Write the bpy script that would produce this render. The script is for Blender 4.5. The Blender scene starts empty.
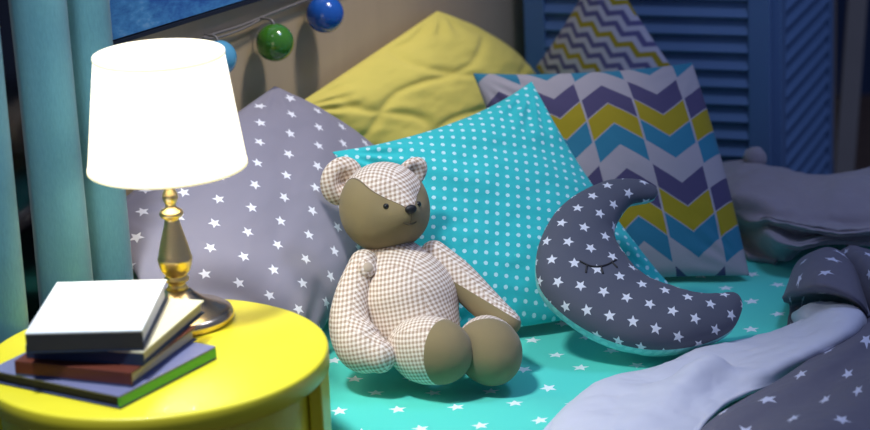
import bpy, bmesh, math, random
from mathutils import Vector, Matrix, noise
from mathutils.bvhtree import BVHTree
PI = math.pi
random.seed(4)
S = bpy.context.scene
COL = S.collection
# ------------------------------------------------------------------ camera
FPX = 2400.0; PITCH = math.radians(17); ROLL = math.radians(2.7)
CAM = Vector((0, 0, 1.63))
Fw = Vector((0, math.cos(PITCH), -math.sin(PITCH)))
R0 = Vector((1, 0, 0)); U0 = Vector((0, math.sin(PITCH), math.cos(PITCH)))
Rt = R0*math.cos(ROLL) - U0*math.sin(ROLL)
Up = U0*math.cos(ROLL) + R0*math.sin(ROLL)
cd = bpy.data.cameras.new('camera'); co = bpy.data.objects.new('camera', cd); COL.objects.link(co)
co.matrix_world = Matrix(((Rt.x, Up.x, -Fw.x, CAM.x), (Rt.y, Up.y, -Fw.y, CAM.y), (Rt.z, Up.z, -Fw.z, CAM.z), (0, 0, 0, 1)))
cd.sensor_width = 36; cd.sensor_fit = 'HORIZONTAL'; cd.lens = 36*FPX/870
cd.clip_start = .05; cd.clip_end = 60
cd.dof.use_dof = True; cd.dof.focus_distance = 3.50; cd.dof.aperture_fstop = cd.lens/1000/.030
S.camera = co
S.view_settings.view_transform = 'Standard'; S.view_settings.look = 'None'
S.view_settings.gamma = 1; S.view_settings.use_curve_mapping = False
S.view_settings.exposure = 0.18
# measured points: a sight line of the survey photo met with a known plane
def ray(x, y):
    return (Rt*(x-435) + Up*(215-y) + Fw*FPX).normalized()
def atz(x, y, z):
    r = ray(x, y); return CAM + r*((z-CAM.z)/r.z)
def aty(x, y, Y):
    r = ray(x, y); return CAM + r*((Y-CAM.y)/r.y)
def onplane(x, y, p, nn):
    r = ray(x, y); return CAM + r*((p-CAM).dot(nn)/r.dot(nn))
# the bed's own axes: N away from the head wall, D along the head wall
AN = math.radians(54)
Dv = Vector((math.cos(AN), math.sin(AN), 0)); Nv = Vector((Dv.y, -Dv.x, 0)); Zv = Vector((0, 0, 1))
def ND(n, d, z): return Nv*n + Dv*d + Zv*z
def atn(x, y, n): return onplane(x, y, Nv*n, Nv)
MZ = .38      # top of the sheet
TZ = .55      # top of the table
WN = -2.45    # head wall

# ------------------------------------------------------------------ scene helpers
def tag(o, label=None, cat=None, group=None, kind=None):
    if label: o['label'] = label
    if cat: o['category'] = cat
    if group: o['group'] = group
    if kind: o['kind'] = kind
    return o
def thing(name, loc, label, cat, group=None):
    o = bpy.data.objects.new(name, None); COL.objects.link(o); o.location = loc
    o.empty_display_size = .05
    return tag(o, label, cat, group)
def root_of(o):
    while o.parent: o = o.parent
    return o
def obj(name, bm, mats, parent=None, smooth=True, origin=None, recalc=True):
    """link a bmesh (world coordinates) as one mesh object, local to its thing"""
    if recalc: bmesh.ops.recalc_face_normals(bm, faces=bm.faces)
    base = Vector((0, 0, 0))
    if parent: base = Vector(root_of(parent).location)
    elif origin is not None: base = Vector(origin)
    for v in bm.verts: v.co -= base
    me = bpy.data.meshes.new(name); bm.to_mesh(me); bm.free()
    for m in (mats if isinstance(mats, (list, tuple)) else [mats]): me.materials.append(m)
    if smooth:
        for p in me.polygons: p.use_smooth = True
    o = bpy.data.objects.new(name, me); COL.objects.link(o)
    if parent: o.parent = parent
    else: o.location = base
    return o
def mod_subsurf(o, n=1):
    m = o.modifiers.new('smooth', 'SUBSURF'); m.levels = n; m.render_levels = n; return o
def mod_solid(o, t, off=-1):
    m = o.modifiers.new('thick', 'SOLIDIFY'); m.thickness = t; m.offset = off; return o
def mod_bevel(o, w, n=2, ang=35):
    m = o.modifiers.new('edge', 'BEVEL'); m.width = w; m.segments = n; m.limit_method = 'ANGLE'; m.angle_limit = math.radians(ang); return o

def add_box(bm, c, ax, ay, az):
    """box centred at c with half-axis vectors"""
    vs = [bm.verts.new(c + ax*i + ay*j + az*k) for i in (-1, 1) for j in (-1, 1) for k in (-1, 1)]
    for f in ((0, 1, 3, 2), (4, 6, 7, 5), (0, 4, 5, 1), (2, 3, 7, 6), (0, 2, 6, 4), (1, 5, 7, 3)):
        bm.faces.new([vs[i] for i in f])
def box(c, ax, ay, az):
    bm = bmesh.new(); add_box(bm, Vector(c), Vector(ax), Vector(ay), Vector(az)); return bm
def add_lathe(bm, c, prof, seg=48, close=False):
    rings = []
    for r, z in prof:
        if r < 1e-6: rings.append([bm.verts.new(c + Zv*z)])
        else: rings.append([bm.verts.new(c + Vector((r*math.cos(2*PI*k/seg), r*math.sin(2*PI*k/seg), z))) for k in range(seg)])
    pairs = list(zip(rings, rings[1:]))
    if close: pairs.append((rings[-1], rings[0]))
    for a, b in pairs:
        for k in range(seg):
            k2 = (k+1) % seg
            if len(a) == 1 and len(b) == 1: continue
            if len(a) == 1: bm.faces.new((a[0], b[k], b[k2]))
            elif len(b) == 1: bm.faces.new((a[k], a[k2], b[0]))
            else: bm.faces.new((a[k], a[k2], b[k2], b[k]))
def lathe(c, prof, seg=48, close=False):
    bm = bmesh.new(); add_lathe(bm, Vector(c), prof, seg, close); return bm
def cr(p0, p1, p2, p3, t):
    return .5*((2*p1) + (p2-p0)*t + (2*p0-5*p1+4*p2-p3)*t*t + (3*p1-p0-3*p2+p3)*t*t*t)
def spline(pts, n):
    """n samples of a Catmull-Rom curve through pts (Vectors of any size or floats)"""
    out = []; m = len(pts)-1
    for i in range(n):
        s = i/(n-1)*m; k = min(int(s), m-1); t = s-k
        p1, p2 = pts[k], pts[k+1]
        p0 = pts[k-1] if k > 0 else p1*2-p2
        p3 = pts[k+2] if k+2 <= m else p2*2-p1
        out.append(cr(p0, p1, p2, p3, t))
    return out
def add_sweep(bm, pts, rad, seg=20, n=24, flat=1.0, flatdir=None, cap=True):
    """round-ended tube through pts with radius rad at each"""
    P = spline(pts, n); Rr = spline([Vector((r, 0, 0)) for r in rad], n)
    Rr = [max(v.x, 1e-4) for v in Rr]
    st = []
    T0 = (P[1]-P[0]).normalized(); T1 = (P[-1]-P[-2]).normalized()
    if cap:
        for a in (80, 60, 40, 20): st.append((P[0]-T0*Rr[0]*math.sin(math.radians(a)), Rr[0]*math.cos(math.radians(a)), T0))
    for i in range(n):
        t = (P[min(i+1, n-1)]-P[max(i-1, 0)]).normalized(); st.append((P[i], Rr[i], t))
    if cap:
        for a in (20, 40, 60, 80): st.append((P[-1]+T1*Rr[-1]*math.sin(math.radians(a)), Rr[-1]*math.cos(math.radians(a)), T1))
    ref = flatdir if flatdir is not None else Vector((.31, -.8, .5))
    rings = []
    for p, r, t in st:
        a = (ref - t*ref.dot(t)).normalized(); b = t.cross(a)
        rings.append([bm.verts.new(p + a*(r*flat*math.cos(2*PI*k/seg)) + b*(r*math.sin(2*PI*k/seg))) for k in range(seg)])
    for a, b in zip(rings, rings[1:]):
        for k in range(seg): bm.faces.new((a[k], a[(k+1) % seg], b[(k+1) % seg], b[k]))
    bm.faces.new(rings[0][::-1]); bm.faces.new(rings[-1])
def sweep(*a, **k):
    bm = bmesh.new(); add_sweep(bm, *a, **k); return bm
def ball(c, rx, ry=None, rz=None, seg=32, rot=None):
    bm = bmesh.new(); bmesh.ops.create_uvsphere(bm, u_segments=seg, v_segments=seg//2, radius=1)
    M = Matrix.Diagonal((rx, ry or rx, rz or rx, 1))
    if rot is not None: M = rot.to_4x4() @ M
    bmesh.ops.transform(bm, matrix=Matrix.Translation(c) @ M, verts=bm.verts); return bm
def fbm(p, sc, oct=3):
    v = 0; a = 1
    for i in range(oct): v += a*noise.noise(p*sc); sc *= 2.1; a *= .5
    return v
def frame_rot(x, y, z):
    return Matrix(((x.x, y.x, z.x), (x.y, y.y, z.y), (x.z, y.z, z.z)))

# ------------------------------------------------------------------ materials
class NT:
    def __init__(s, name, rough=.85, spec=.3, sheen=0.0):
        s.m = bpy.data.materials.new(name); s.m.use_nodes = True
        s.t = s.m.node_tree; s.t.nodes.clear()
        s.out = s.t.nodes.new('ShaderNodeOutputMaterial'); s.b = s.t.nodes.new('ShaderNodeBsdfPrincipled')
        s.t.links.new(s.b.outputs[0], s.out.inputs[0])
        s.b.inputs['Roughness'].default_value = rough; s.b.inputs['Specular IOR Level'].default_value = spec
        if sheen: s.b.inputs['Sheen Weight'].default_value = sheen; s.b.inputs['Sheen Roughness'].default_value = .5
    def put(s, sock, v):
        if isinstance(v, bpy.types.NodeSocket): s.t.links.new(v, sock)
        elif isinstance(v, (tuple, list)) and len(v) == 3 and sock.type == 'RGBA': sock.default_value = (*v, 1)
        else: sock.default_value = v
    def ma(s, op, a, b=0.0, c=0.0):
        n = s.t.nodes.new('ShaderNodeMath'); n.operation = op
        for i, v in enumerate((a, b, c)): s.put(n.inputs[i], v)
        return n.outputs[0]
    def mix(s, f, a, b):
        n = s.t.nodes.new('ShaderNodeMix'); n.data_type = 'RGBA'
        s.put(n.inputs[0], f); s.put(n.inputs[6], a); s.put(n.inputs[7], b); return n.outputs[2]
    def uv(s): return s.t.nodes.new('ShaderNodeTexCoord').outputs['UV']
    def oc(s): return s.t.nodes.new('ShaderNodeTexCoord').outputs['Object']
    def xyz(s, v):
        n = s.t.nodes.new('ShaderNodeSeparateXYZ'); s.put(n.inputs[0], v); return n.outputs
    def noise(s, vec, scale, detail=3, rough=.5):
        n = s.t.nodes.new('ShaderNodeTexNoise'); s.put(n.inputs['Vector'], vec)
        n.inputs['Scale'].default_value = scale; n.inputs['Detail'].default_value = detail; n.inputs['Roughness'].default_value = rough
        return n.outputs[0]
    def mapping(s, vec, scale=(1, 1, 1), rot=(0, 0, 0), loc=(0, 0, 0)):
        n = s.t.nodes.new('ShaderNodeMapping'); s.put(n.inputs[0], vec)
        n.inputs['Scale'].default_value = scale; n.inputs['Rotation'].default_value = rot; n.inputs['Location'].default_value = loc
        return n.outputs[0]
    def ramp(s, f, stops):
        n = s.t.nodes.new('ShaderNodeValToRGB'); s.put(n.inputs[0], f); e = n.color_ramp.elements
        while len(e) < len(stops): e.new(.5)
        for q, (p, c) in zip(e, stops): q.position = p; q.color = (*c, 1)
        return n.outputs[0]
    def bump(s, h, st=.3, dist=.002):
        n = s.t.nodes.new('ShaderNodeBump'); n.inputs['Strength'].default_value = st; n.inputs['Distance'].default_value = dist
        s.put(n.inputs['Height'], h); s.t.links.new(n.outputs[0], s.b.inputs['Normal'])
    def color(s, c): s.put(s.b.inputs['Base Color'], c); return s
    def stars(s, uv, sp, R, stagger=0.0, turn=0.35, off=(0, 0)):
        """mask of five-pointed stars on a grid of pitch sp (metres)"""
        o = s.xyz(uv)
        v = s.ma('DIVIDE', s.ma('ADD', o[1], off[1]), sp); row = s.ma('FLOOR', v)
        u = s.ma('ADD', s.ma('DIVIDE', s.ma('ADD', o[0], off[0]), sp), s.ma('MULTIPLY', s.ma('FLOORED_MODULO', row, 2.0), stagger))
        cx = s.ma('FLOOR', u)
        x = s.ma('MULTIPLY', s.ma('SUBTRACT', s.ma('SUBTRACT', u, cx), .5), sp)
        y = s.ma('MULTIPLY', s.ma('SUBTRACT', s.ma('SUBTRACT', v, row), .5), sp)
        h = s.ma('SINE', s.ma('ADD', s.ma('MULTIPLY', cx, 12.9), s.ma('MULTIPLY', row, 78.2)))
        ang = s.ma('ADD', s.ma('ARCTAN2', y, x), s.ma('MULTIPLY', h, turn))
        seg = 2*PI/5
        m = s.ma('ABSOLUTE', s.ma('SUBTRACT', s.ma('FLOORED_MODULO', s.ma('ADD', ang, seg*5.5-PI/2), seg), seg/2))
        r = s.ma('SQRT', s.ma('ADD', s.ma('MULTIPLY', x, x), s.ma('MULTIPLY', y, y)))
        px = s.ma('MULTIPLY', r, s.ma('COSINE', m)); py = s.ma('MULTIPLY', r, s.ma('SINE', m))
        ri = .44*R; Ix = ri*math.cos(PI/5); Iy = ri*math.sin(PI/5)
        cross = s.ma('SUBTRACT', s.ma('MULTIPLY', py, Ix-R), s.ma('MULTIPLY', s.ma('SUBTRACT', px, R), Iy))
        return s.ma('GREATER_THAN', cross, 0.0)

def cloth(name, col, rough=.9, weave=900, bst=.25, sheen=.15, var=.08):
    k = NT(name, rough, .2, sheen)
    o = k.oc(); nz = k.noise(o, 14, 3)
    c2 = tuple(min(1, x*(1-var*1.5)) for x in col)
    k.color(k.mix(nz, col, c2)); k.bump(k.noise(o, weave, 1), bst, .001)
    return k.m
def star_cloth(name, col, star, sp, R, stagger=0.0, weave=900, rot=0.0, off=(0, 0)):
    k = NT(name, .9, .2, .12)
    u = k.uv()
    if rot: u = k.mapping(u, rot=(0, 0, rot))
    k.color(k.mix(k.stars(u, sp, R, stagger, .35, off), col, star)); k.bump(k.noise(k.oc(), weave, 1), .25, .001)
    return k.m
def dot_cloth(name, col, dot, sp, R):
    k = NT(name, .88, .2, .12); o = k.xyz(k.uv())
    u = k.ma('DIVIDE', o[0], sp); v = k.ma('DIVIDE', o[1], sp)
    x = k.ma('SUBTRACT', k.ma('FRACT', u), .5); y = k.ma('SUBTRACT', k.ma('FRACT', v), .5)
    r = k.ma('SQRT', k.ma('ADD', k.ma('MULTIPLY', x, x), k.ma('MULTIPLY', y, y)))
    k.color(k.mix(k.ma('LESS_THAN', r, R/sp), col, dot)); k.bump(k.noise(k.oc(), 900, 1), .25, .001)
    return k.m
def gingham_val(k, per):
    """0, .5 or 1: no, one or two dyed threads; the cloth panel follows the facing side"""
    tc = k.t.nodes.new('ShaderNodeTexCoord'); P = k.xyz(k.mapping(tc.outputs['Object'], rot=(.12, .2, .35))); Q = k.xyz(k.mapping(tc.outputs['Normal'], rot=(.12, .2, .35)))
    ax, ay, az = (k.ma('ABSOLUTE', q) for q in Q)
    isz = k.ma('MULTIPLY', k.ma('GREATER_THAN', az, k.ma('MULTIPLY', ay, 1.3)), k.ma('GREATER_THAN', az, k.ma('MULTIPLY', ax, 1.3)))
    isx = k.ma('MULTIPLY', k.ma('GREATER_THAN', ax, ay), k.ma('SUBTRACT', 1.0, isz))
    def pick(f, a, b): return k.ma('ADD', k.ma('MULTIPLY', f, a), k.ma('MULTIPLY', k.ma('SUBTRACT', 1.0, f), b))
    a = pick(isx, P[1], P[0]); b = pick(isz, P[1], P[2])
    f = lambda q: k.ma('GREATER_THAN', k.ma('FRACT', k.ma('DIVIDE', q, per)), .5)
    return k.ma('MULTIPLY', k.ma('ADD', f(a), f(b)), .5)
def gingham(name, per=.0062):
    k = NT(name, .9, .2, .1); g = gingham_val(k, per)
    k.color(k.ramp(g, ((0, (.86, .78, .69)), (.5, (.66, .54, .44)), (1, (.41, .29, .20))))); k.bump(k.noise(k.oc(), 700, 1), .25, .001)
    return k.m
def plain(name, col, rough=.5, spec=.5, metal=0.0, coat=0.0, var=.0):
    k = NT(name, rough, spec)
    if var:
        k.color(k.mix(k.noise(k.oc(), 9, 4), col, tuple(x*(1-var) for x in col)))
    else: k.color(col)
    k.b.inputs['Metallic'].default_value = metal; k.b.inputs['Coat Weight'].default_value = coat
    return k.m

M = {}
TURQ = (.028, .56, .52)
M['sheet'] = star_cloth('turquoise star cotton', (.10, .72, .58), (.85, .95, .95), .074, .0135, .5, rot=.5)
M['dots'] = dot_cloth('turquoise dotted cotton', (.035, .50, .52), (.50, .80, .84), .0165, .0032)
M['starpil'] = star_cloth('grey lilac star cotton', (.27, .255, .31), (.85, .85, .9), .050, .0100)
M['moon'] = star_cloth('slate star cotton', (.105, .112, .145), (.80, .82, .86), .0345, .0092, .5, rot=.25)
M['duvet'] = star_cloth('grey star cotton', (.145, .138, .175), (.66, .67, .78), .082, .0150, .5, rot=.3)
M['lining'] = cloth('white cotton lining', (.68, .68, .76))
M['minky'] = dot_cloth('turquoise minky', (.24, .68, .65), (.33, .78, .74), .016, .0055)
M['yellow_cloth'] = cloth('quilted yellow cotton', (.84, .71, .15))
M['blanket'] = cloth('grey plush', (.33, .29, .315), weave=350, bst=.6, sheen=.4)
M['olive'] = cloth('olive brown cotton', (.27, .21, .105))
M['gingham'] = gingham('brown gingham cotton')
M['black'] = plain('black thread', (.012, .011, .012), .5)
M['bead'] = plain('black bead', (.01, .01, .011), .15, .6)

def chevron_mat():
    k = NT('chevron canvas', .9, .2, .1); o = k.xyz(k.uv())
    w, band = .084, .043
    q = k.ma('DIVIDE', k.ma('SUBTRACT', o[0], -.012), w); col = k.ma('FLOOR', q); x = k.ma('FRACT', q)
    tri = k.ma('SUBTRACT', 1.0, k.ma('ABSOLUTE', k.ma('SUBTRACT', k.ma('MULTIPLY', x, 2.0), 1.0)))
    par = k.ma('FLOORED_MODULO', col, 2.0)                         # 0: peaks, 1: valleys
    tA = k.ma('SUBTRACT', k.ma('ADD', 3.0, k.ma('DIVIDE', k.ma('SUBTRACT', o[1], .088), band)), k.ma('MULTIPLY', k.ma('SUBTRACT', 1.0, tri), .80))
    tB = k.ma('SUBTRACT', k.ma('ADD', 3.0, k.ma('DIVIDE', k.ma('SUBTRACT', o[1], .080), band)), k.ma('MULTIPLY', tri, .80))
    t = k.ma('ADD', k.ma('MULTIPLY', par, tB), k.ma('MULTIPLY', k.ma('SUBTRACT', 1.0, par), tA))
    idx = k.ma('FLOORED_MODULO', k.ma('FLOOR', t), 4.0)
    c = (.36, .34, .37)
    teal, gray, purp, yel = (.03, .19, .29), c, (.075, .065, .14), (.34, .27, .015)
    r = k.mix(k.ma('GREATER_THAN', idx, .5), teal, gray); r = k.mix(k.ma('GREATER_THAN', idx, 1.5), r, purp); r = k.mix(k.ma('GREATER_THAN', idx, 2.5), r, yel)
    fr = k.ma('FRACT', t)
    edge = k.ma('MAXIMUM', k.ma('LESS_THAN', fr, .05), k.ma('MAXIMUM', k.ma('LESS_THAN', x, .02), k.ma('GREATER_THAN', x, .98)))
    r = k.mix(edge, r, c); k.color(r); k.bump(k.noise(k.oc(), 500, 1), .4, .001); return k.m
M['chevron'] = chevron_mat()
def zigzag_mat():
    k = NT('zigzag canvas', .9, .2, .1); o = k.xyz(k.uv())
    x = k.ma('FRACT', k.ma('DIVIDE', o[0], .040))
    tri = k.ma('ABSOLUTE', k.ma('SUBTRACT', k.ma('MULTIPLY', x, 2.0), 1.0))
    t = k.ma('ADD', k.ma('DIVIDE', k.ma('ADD', o[1], .0402), .0105), k.ma('MULTIPLY', tri, 1.15))
    i8 = k.ma('FLOORED_MODULO', k.ma('FLOOR', t), 6.0); odd = k.ma('FLOORED_MODULO', i8, 2.0)
    c = k.mix(odd, (.11, .10, .22), (.46, .44, .50)); y = k.ma('COMPARE', i8, 4.0, .2)
    k.color(k.mix(y, c, (.33, .25, .02))); k.bump(k.noise(k.oc(), 500, 1), .4, .001); return k.m
M['zigzag'] = zigzag_mat()

def wall_mat():
    k = NT('tan laminate wall', .34, .45); o = k.oc()
    g = k.noise(k.mapping(o, (6, 6, .9)), 5, 5, .6)
    k.color(k.mix(g, (.54, .41, .26), (.45, .34, .215))); return k.m
M['wall_tan'] = wall_mat()
M['wall_navy'] = plain('dark navy paint', (.03, .05, .10), .8, .3, var=.15)
M['floorwood'] = NT('floor boards', .45, .4).m
def floor_mat():
    k = NT('brown floor boards', .45, .4); o = k.xyz(k.oc())
    g = k.noise(k.mapping(k.oc(), (2, 22, 1)), 3, 5)
    gap = k.ma('LESS_THAN', k.ma('FRACT', k.ma('DIVIDE', o[1], .12)), .03)
    k.color(k.mix(gap, k.mix(g, (.16, .10, .06), (.09, .055, .035)), (.02, .014, .01))); return k.m
M['floorwood'] = floor_mat()
def curtain_mat():
    k = NT('teal blue curtain linen', .75, .25, .3); o = k.oc()
    w = k.noise(k.mapping(o, (1, 1, .25)), 420, 2)
    k.color(k.mix(w, (.09, .26, .32), (.055, .18, .24))); k.bump(w, .4, .001); return k.m
M['curtain'] = curtain_mat()
def paint_mat():
    k = NT('blue abstract canvas', .6, .3); o = k.mapping(k.oc(), (1, 1, 2.2), rot=(0, .5, 0))
    a = k.noise(o, 7, 8, .7)
    k.color(k.ramp(a, ((.30, (.008, .02, .10)), (.43, (.03, .12, .38)), (.55, (.08, .30, .58)), (.70, (.45, .62, .78))))); return k.m
M['painting'] = paint_mat()
M['frame_dark'] = plain('dark frame', (.012, .014, .025), .4)
M['screen'] = plain('blue screen paint', (.13, .23, .40), .55, .4, var=.1)
M['plank'] = plain('greyed pine', (.24, .21, .18), .7, .3, var=.25)
M['yellow_paint'] = plain('yellow lacquer', (.88, .77, .035), .38, .45, coat=.1)
M['brass'] = plain('polished brass', (.90, .66, .30), .33, .5, 1.0)
M['chrome_dark'] = plain('dark polished brass', (.72, .55, .33), .25, .5, 1.0)
M['paper'] = None
def pages_mat(name, c1, c2, ax):
    k = NT(name, .8, .2); o = k.xyz(k.oc())
    l = k.ma('FRACT', k.ma('MULTIPLY', o[2], 420.0)); k.color(k.mix(l, c1, c2)); return k.m
M['pages'] = pages_mat('cream page block', (.62, .55, .38), (.48, .41, .26), 2)
M['pages_white'] = pages_mat('white page block', (.80, .80, .78), (.66, .66, .64), 2)
M['pages_dark'] = pages_mat('shaded grey page block', (.06, .06, .062), (.03, .03, .032), 2)  # page edges darkened in colour to stand for shade on the front side
M['bk_white'] = plain('white book cloth', (.80, .84, .86), .45, .4)
M['bk_navy'] = plain('navy book cloth', (.022, .04, .085), .5, .4)
M['bk_cream'] = plain('pale cream jacket', (.74, .70, .50), .35, .5)
M['bk_blue'] = plain('blue edge cover', (.05, .16, .38), .4, .4)
M['bk_red'] = plain('rust red cover', (.13, .032, .018), .45, .4)
M['bk_lilac'] = plain('pale lilac cover', (.20, .21, .36), .3, .5)
M['bk_slate'] = plain('slate blue cover', (.055, .075, .17), .45, .4)
M['bk_green'] = plain('green spine', (.07, .42, .05), .4, .4)
M['wire'] = plain('clear grey cord', (.17, .155, .145), .35)
M['sheetside'] = cloth('grey green mattress ticking', (.07, .09, .085))
M['bedwood'] = plain('dark bed wood', (.06, .05, .045), .5, var=.2)
def glow(name, col, st, base=(.9, .88, .8)):
    k = NT(name, .8, .2); k.color(base); k.put(k.b.inputs['Emission Color'], col); k.b.inputs['Emission Strength'].default_value = st; return k.m
M['shade'] = glow('lit lamp shade linen', (1, .90, .65), 1.35)
M['shade_rim'] = glow('lit shade rim tape', (1, .84, .42), .75)
M['bulb'] = glow('lit bulb', (1, .9, .7), 12)

# ------------------------------------------------------------------ room
def slab(name, c, ax, ay, az, mat):
    o = obj(name, box(c, ax, ay, az), mat, smooth=False); tag(o, kind='structure'); return o
slab('floor', (0, 3.0, -.03), (3, 0, 0), (0, 4, 0), (0, 0, .03), M['floorwood'])
slab('wall_head', ND(WN-.05, 2.8, 1.3), Nv*.05, Dv*2.2, Zv*1.3, M['wall_tan'])
slab('wall_back', (2.0, 6.3, 1.3), (2.2, 0, 0), (0, .05, 0), (0, 0, 1.3), M['wall_navy'])

# ------------------------------------------------------------------ bed
BD0, BD1, BN0, BN1 = 2.436, 3.60, -2.44, -.55
bed = thing('bed', ND((BN0+BN1)/2, (BD0+BD1)/2, 0), 'wide bed with dark grey mattress side under a turquoise star sheet', 'bed')
cB = ND((BN0+BN1)/2, (BD0+BD1)/2, 0)
hn, hd = (BN1-BN0)/2, (BD1-BD0)/2
mod_bevel(obj('bed_base', box(cB+Zv*.14, Nv*hn, Dv*(hd-.01), Zv*.05), M['bedwood'], bed, smooth=False), .008)
mod_bevel(obj('mattress', box(cB+Zv*.2795, Nv*hn, Dv*(hd-.004), Zv*.0885), M['sheetside'], bed), .03, 4)
for a in (-1, 1):
    for b in (-1, 1):
        obj('leg', box(cB+Nv*(hn-.06)*a+Dv*(hd-.07)*b+Zv*.045, Nv*.025, Dv*.025, Zv*.045), M['bedwood'], bed, smooth=False)
def sheet_z(n, d):
    p = Vector((n, d, 0))
    z = MZ + .006*fbm(Vector((n*3.2+d*1.3, d*2.2, 1)), 1.6, 3)
    # soft tension folds running out from under the pillows
    z += .0035*math.sin(38*(d*.8-n*.35)+2.2*noise.noise(p*3)) * max(0, noise.noise(p*2.1+Vector((5, 2, 0)))+.25)
    return z
def make_sheet():
    bm = bmesh.new(); uvl = bm.loops.layers.uv.new('UVMap'); nn, nd = 150, 110
    g = {}
    for i in range(nn+1):
        for j in range(-3, nd+4):
            n = BN0 + (BN1-BN0)*i/nn
            jj = min(max(j, 0), nd); d = BD0 + (BD1-BD0)*jj/nd
            z = sheet_z(n, d); e = min(d-BD0, BD1-d)
            z -= .010*math.exp(-e/.012)
            q = abs(j-jj)
            if q:
                d += (-.004-.0008*q if j < 0 else .004+.0008*q); z -= .008*q
            g[i, j] = (bm.verts.new(ND(n, d, z)), (n, d + (j-jj)*.008))
    for i in range(nn):
        for j in range(-3, nd+3):
            ks = ((i, j), (i+1, j), (i+1, j+1), (i, j+1))
            f = bm.faces.new([g[k][0] for k in ks])
            for l, k in zip(f.loops, ks): l[uvl].uv = g[k][1]
    o = obj('bed_sheet', bm, M['sheet'], origin=ND(-1.5, 3, MZ)); mod_solid(o, .003)
    return tag(o, 'bright turquoise bed sheet with white stars, spread flat under the bear', 'bed sheet')
make_sheet()

# ------------------------------------------------------------------ pillows
def pillow_bm(c4, front, back, uvmode='bilinear', axis=None, inset=.05, N=56, sag=0, wr=.004, seed=0, out=(0, 0, 0, 0), power=.55, quilt=0):
    """c4: corners A B C D (u along AB, v along AD). front/back: bulge either side of the seam."""
    A, B, C, D = c4
    cen = (A+B+C+D)/4
    nrm = (C-A).cross(D-B).normalized()
    if nrm.dot(CAM-cen) < 0: nrm = -nrm
    W = ((B-A).length+(C-D).length)/2; H = ((D-A).length+(C-B).length)/2
    bm = bmesh.new(); uvl = bm.loops.layers.uv.new('UVMap')
    if axis is None: ea = (B-A).normalized()
    else: ea = axis
    ea = (ea - nrm*ea.dot(nrm)).normalized(); eb = nrm.cross(ea)
    if eb.z > 0: eb = -eb
    def base(u, v):
        p = A*(1-u)*(1-v) + B*u*(1-v) + C*u*v + D*(1-u)*v
        # seams pull in between the corners (or push out where out > 0)
        fu = 4*u*(1-u); fv = 4*v*(1-v)
        eu = (B-A)*(1-v)+(C-D)*v; ev = (D-A)*(1-u)+(C-B)*u
        p = p + ev*((inset-out[0])*fu*(1-v)**3) - ev*((inset-out[2])*fu*v**3)
        p = p + eu*((inset-out[3])*fv*(1-u)**3) - eu*((inset-out[1])*fv*u**3)
        return p
    G = {}
    for side in (0, 1):
        for i in range(N+1):
            for j in range(N+1):
                if side and (i in (0, N) or j in (0, N)): G[side, i, j] = G[0, i, j]; continue
                # denser rows near the seams
                u = .5-.5*math.cos(PI*i/N)*(.55+.45) if False else i/N; v = j/N
                p = base(u, v); fu = 4*u*(1-u); fv = 4*v*(1-v)
                prof = (fu**power)*(fv**power)
                h = prof*(front if side == 0 else -back)
                s3 = Vector((u*3+seed*7.1, v*3+seed*3.3, side*5))
                h += wr*fbm(s3, 1.5, 4)*min(1, prof*2)*(1 if side == 0 else .3)
                # creases fanning out of the corners
                for cu, cv in ((0, 0), (1, 0), (1, 1), (0, 1)):
                    du, dv = u-cu, v-cv; r = math.hypot(du, dv); a = math.atan2(dv, du)
                    h += wr*.9*math.sin(a*17+seed)*math.exp(-(r-.16)**2/.012)*(1 if side == 0 else .2)*min(1, prof*3)
                if quilt and side == 0:
                    q = min(abs(math.sin(PI*(u*quilt+.18*math.sin(v*9+seed)))), abs(math.sin(PI*(v*quilt+.18*math.sin(u*8+1+seed)))))
                    h -= .006*math.exp(-(q/.22)**2)*min(1, prof*2)
                p = p + nrm*h - Zv*sag*fu*fv
                G[side, i, j] = bm.verts.new(p)
                if side == 0 and False: pass
    uvs = {}
    for side in (0, 1):
        for i in range(N):
            for j in range(N):
                ks = ((i, j), (i+1, j), (i+1, j+1), (i, j+1))
                vs = [G[side, *k] for k in ks]
                if side: vs = vs[::-1]; ks = ks[::-1]
                f = bm.faces.new(vs)
                for l, k in zip(f.loops, ks):
                    if uvmode == 'bilinear': l[uvl].uv = (k[0]/N*W, k[1]/N*H)
                    else:
                        q = l.vert.co-A; l[uvl].uv = (q.dot(ea), q.dot(eb))
    return bm
def pillow(name, mat, c4, label, **k):
    o = obj(name, pillow_bm(c4, **k), mat, origin=min(c4, key=lambda p: p.z)); mod_subsurf(o, 1)
    return tag(o, label, 'pillow', 'pillows heaped at the head of the bed')

# big lilac grey star pillow, on its corner against the head wall beside the table
sA = atn(275, 85, -2.412); sB = atn(410, 178, -2.29); sC = atz(300, 372, .40); sD = atn(110, 208, -2.395)
pillow('pillow', M['starpil'], (sA, sB, sC, sD), 'large lilac-grey pillow with white stars, propped behind the lamp', front=.060, back=.012, uvmode='planar', seed=1, inset=.02, out=(.05, .02, .22, .03), wr=.004)
# yellow quilted pillow
yA = atn(437, 10, -2.43); yB = atn(548, 90, -2.35); yC = atn(408, 196, -2.33); yD = atn(284, 112, -2.425)
pillow('pillow', M['yellow_cloth'], (yA, yB, yC, yD), 'plain yellow quilted pillow leaning against the tan wall', front=.05, back=.006, seed=2, inset=.06, out=(.14, .03, 0, .06), quilt=2.6, wr=.005)
# turquoise dotted pillow
tA = aty(330, 151, 3.545); tB = aty(532, 79, 3.76); tC = atz(678, 292, .412); tD = atz(410, 338, .405)
pillow('pillow', M['dots'], (tA, tB, tC, tD), 'turquoise pillow with small white dots, behind the sitting bear', front=.050, back=.010, uvmode='planar', axis=Rt, seed=3, inset=.045, out=(-.02, 0, .09, 0), wr=.007)
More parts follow.
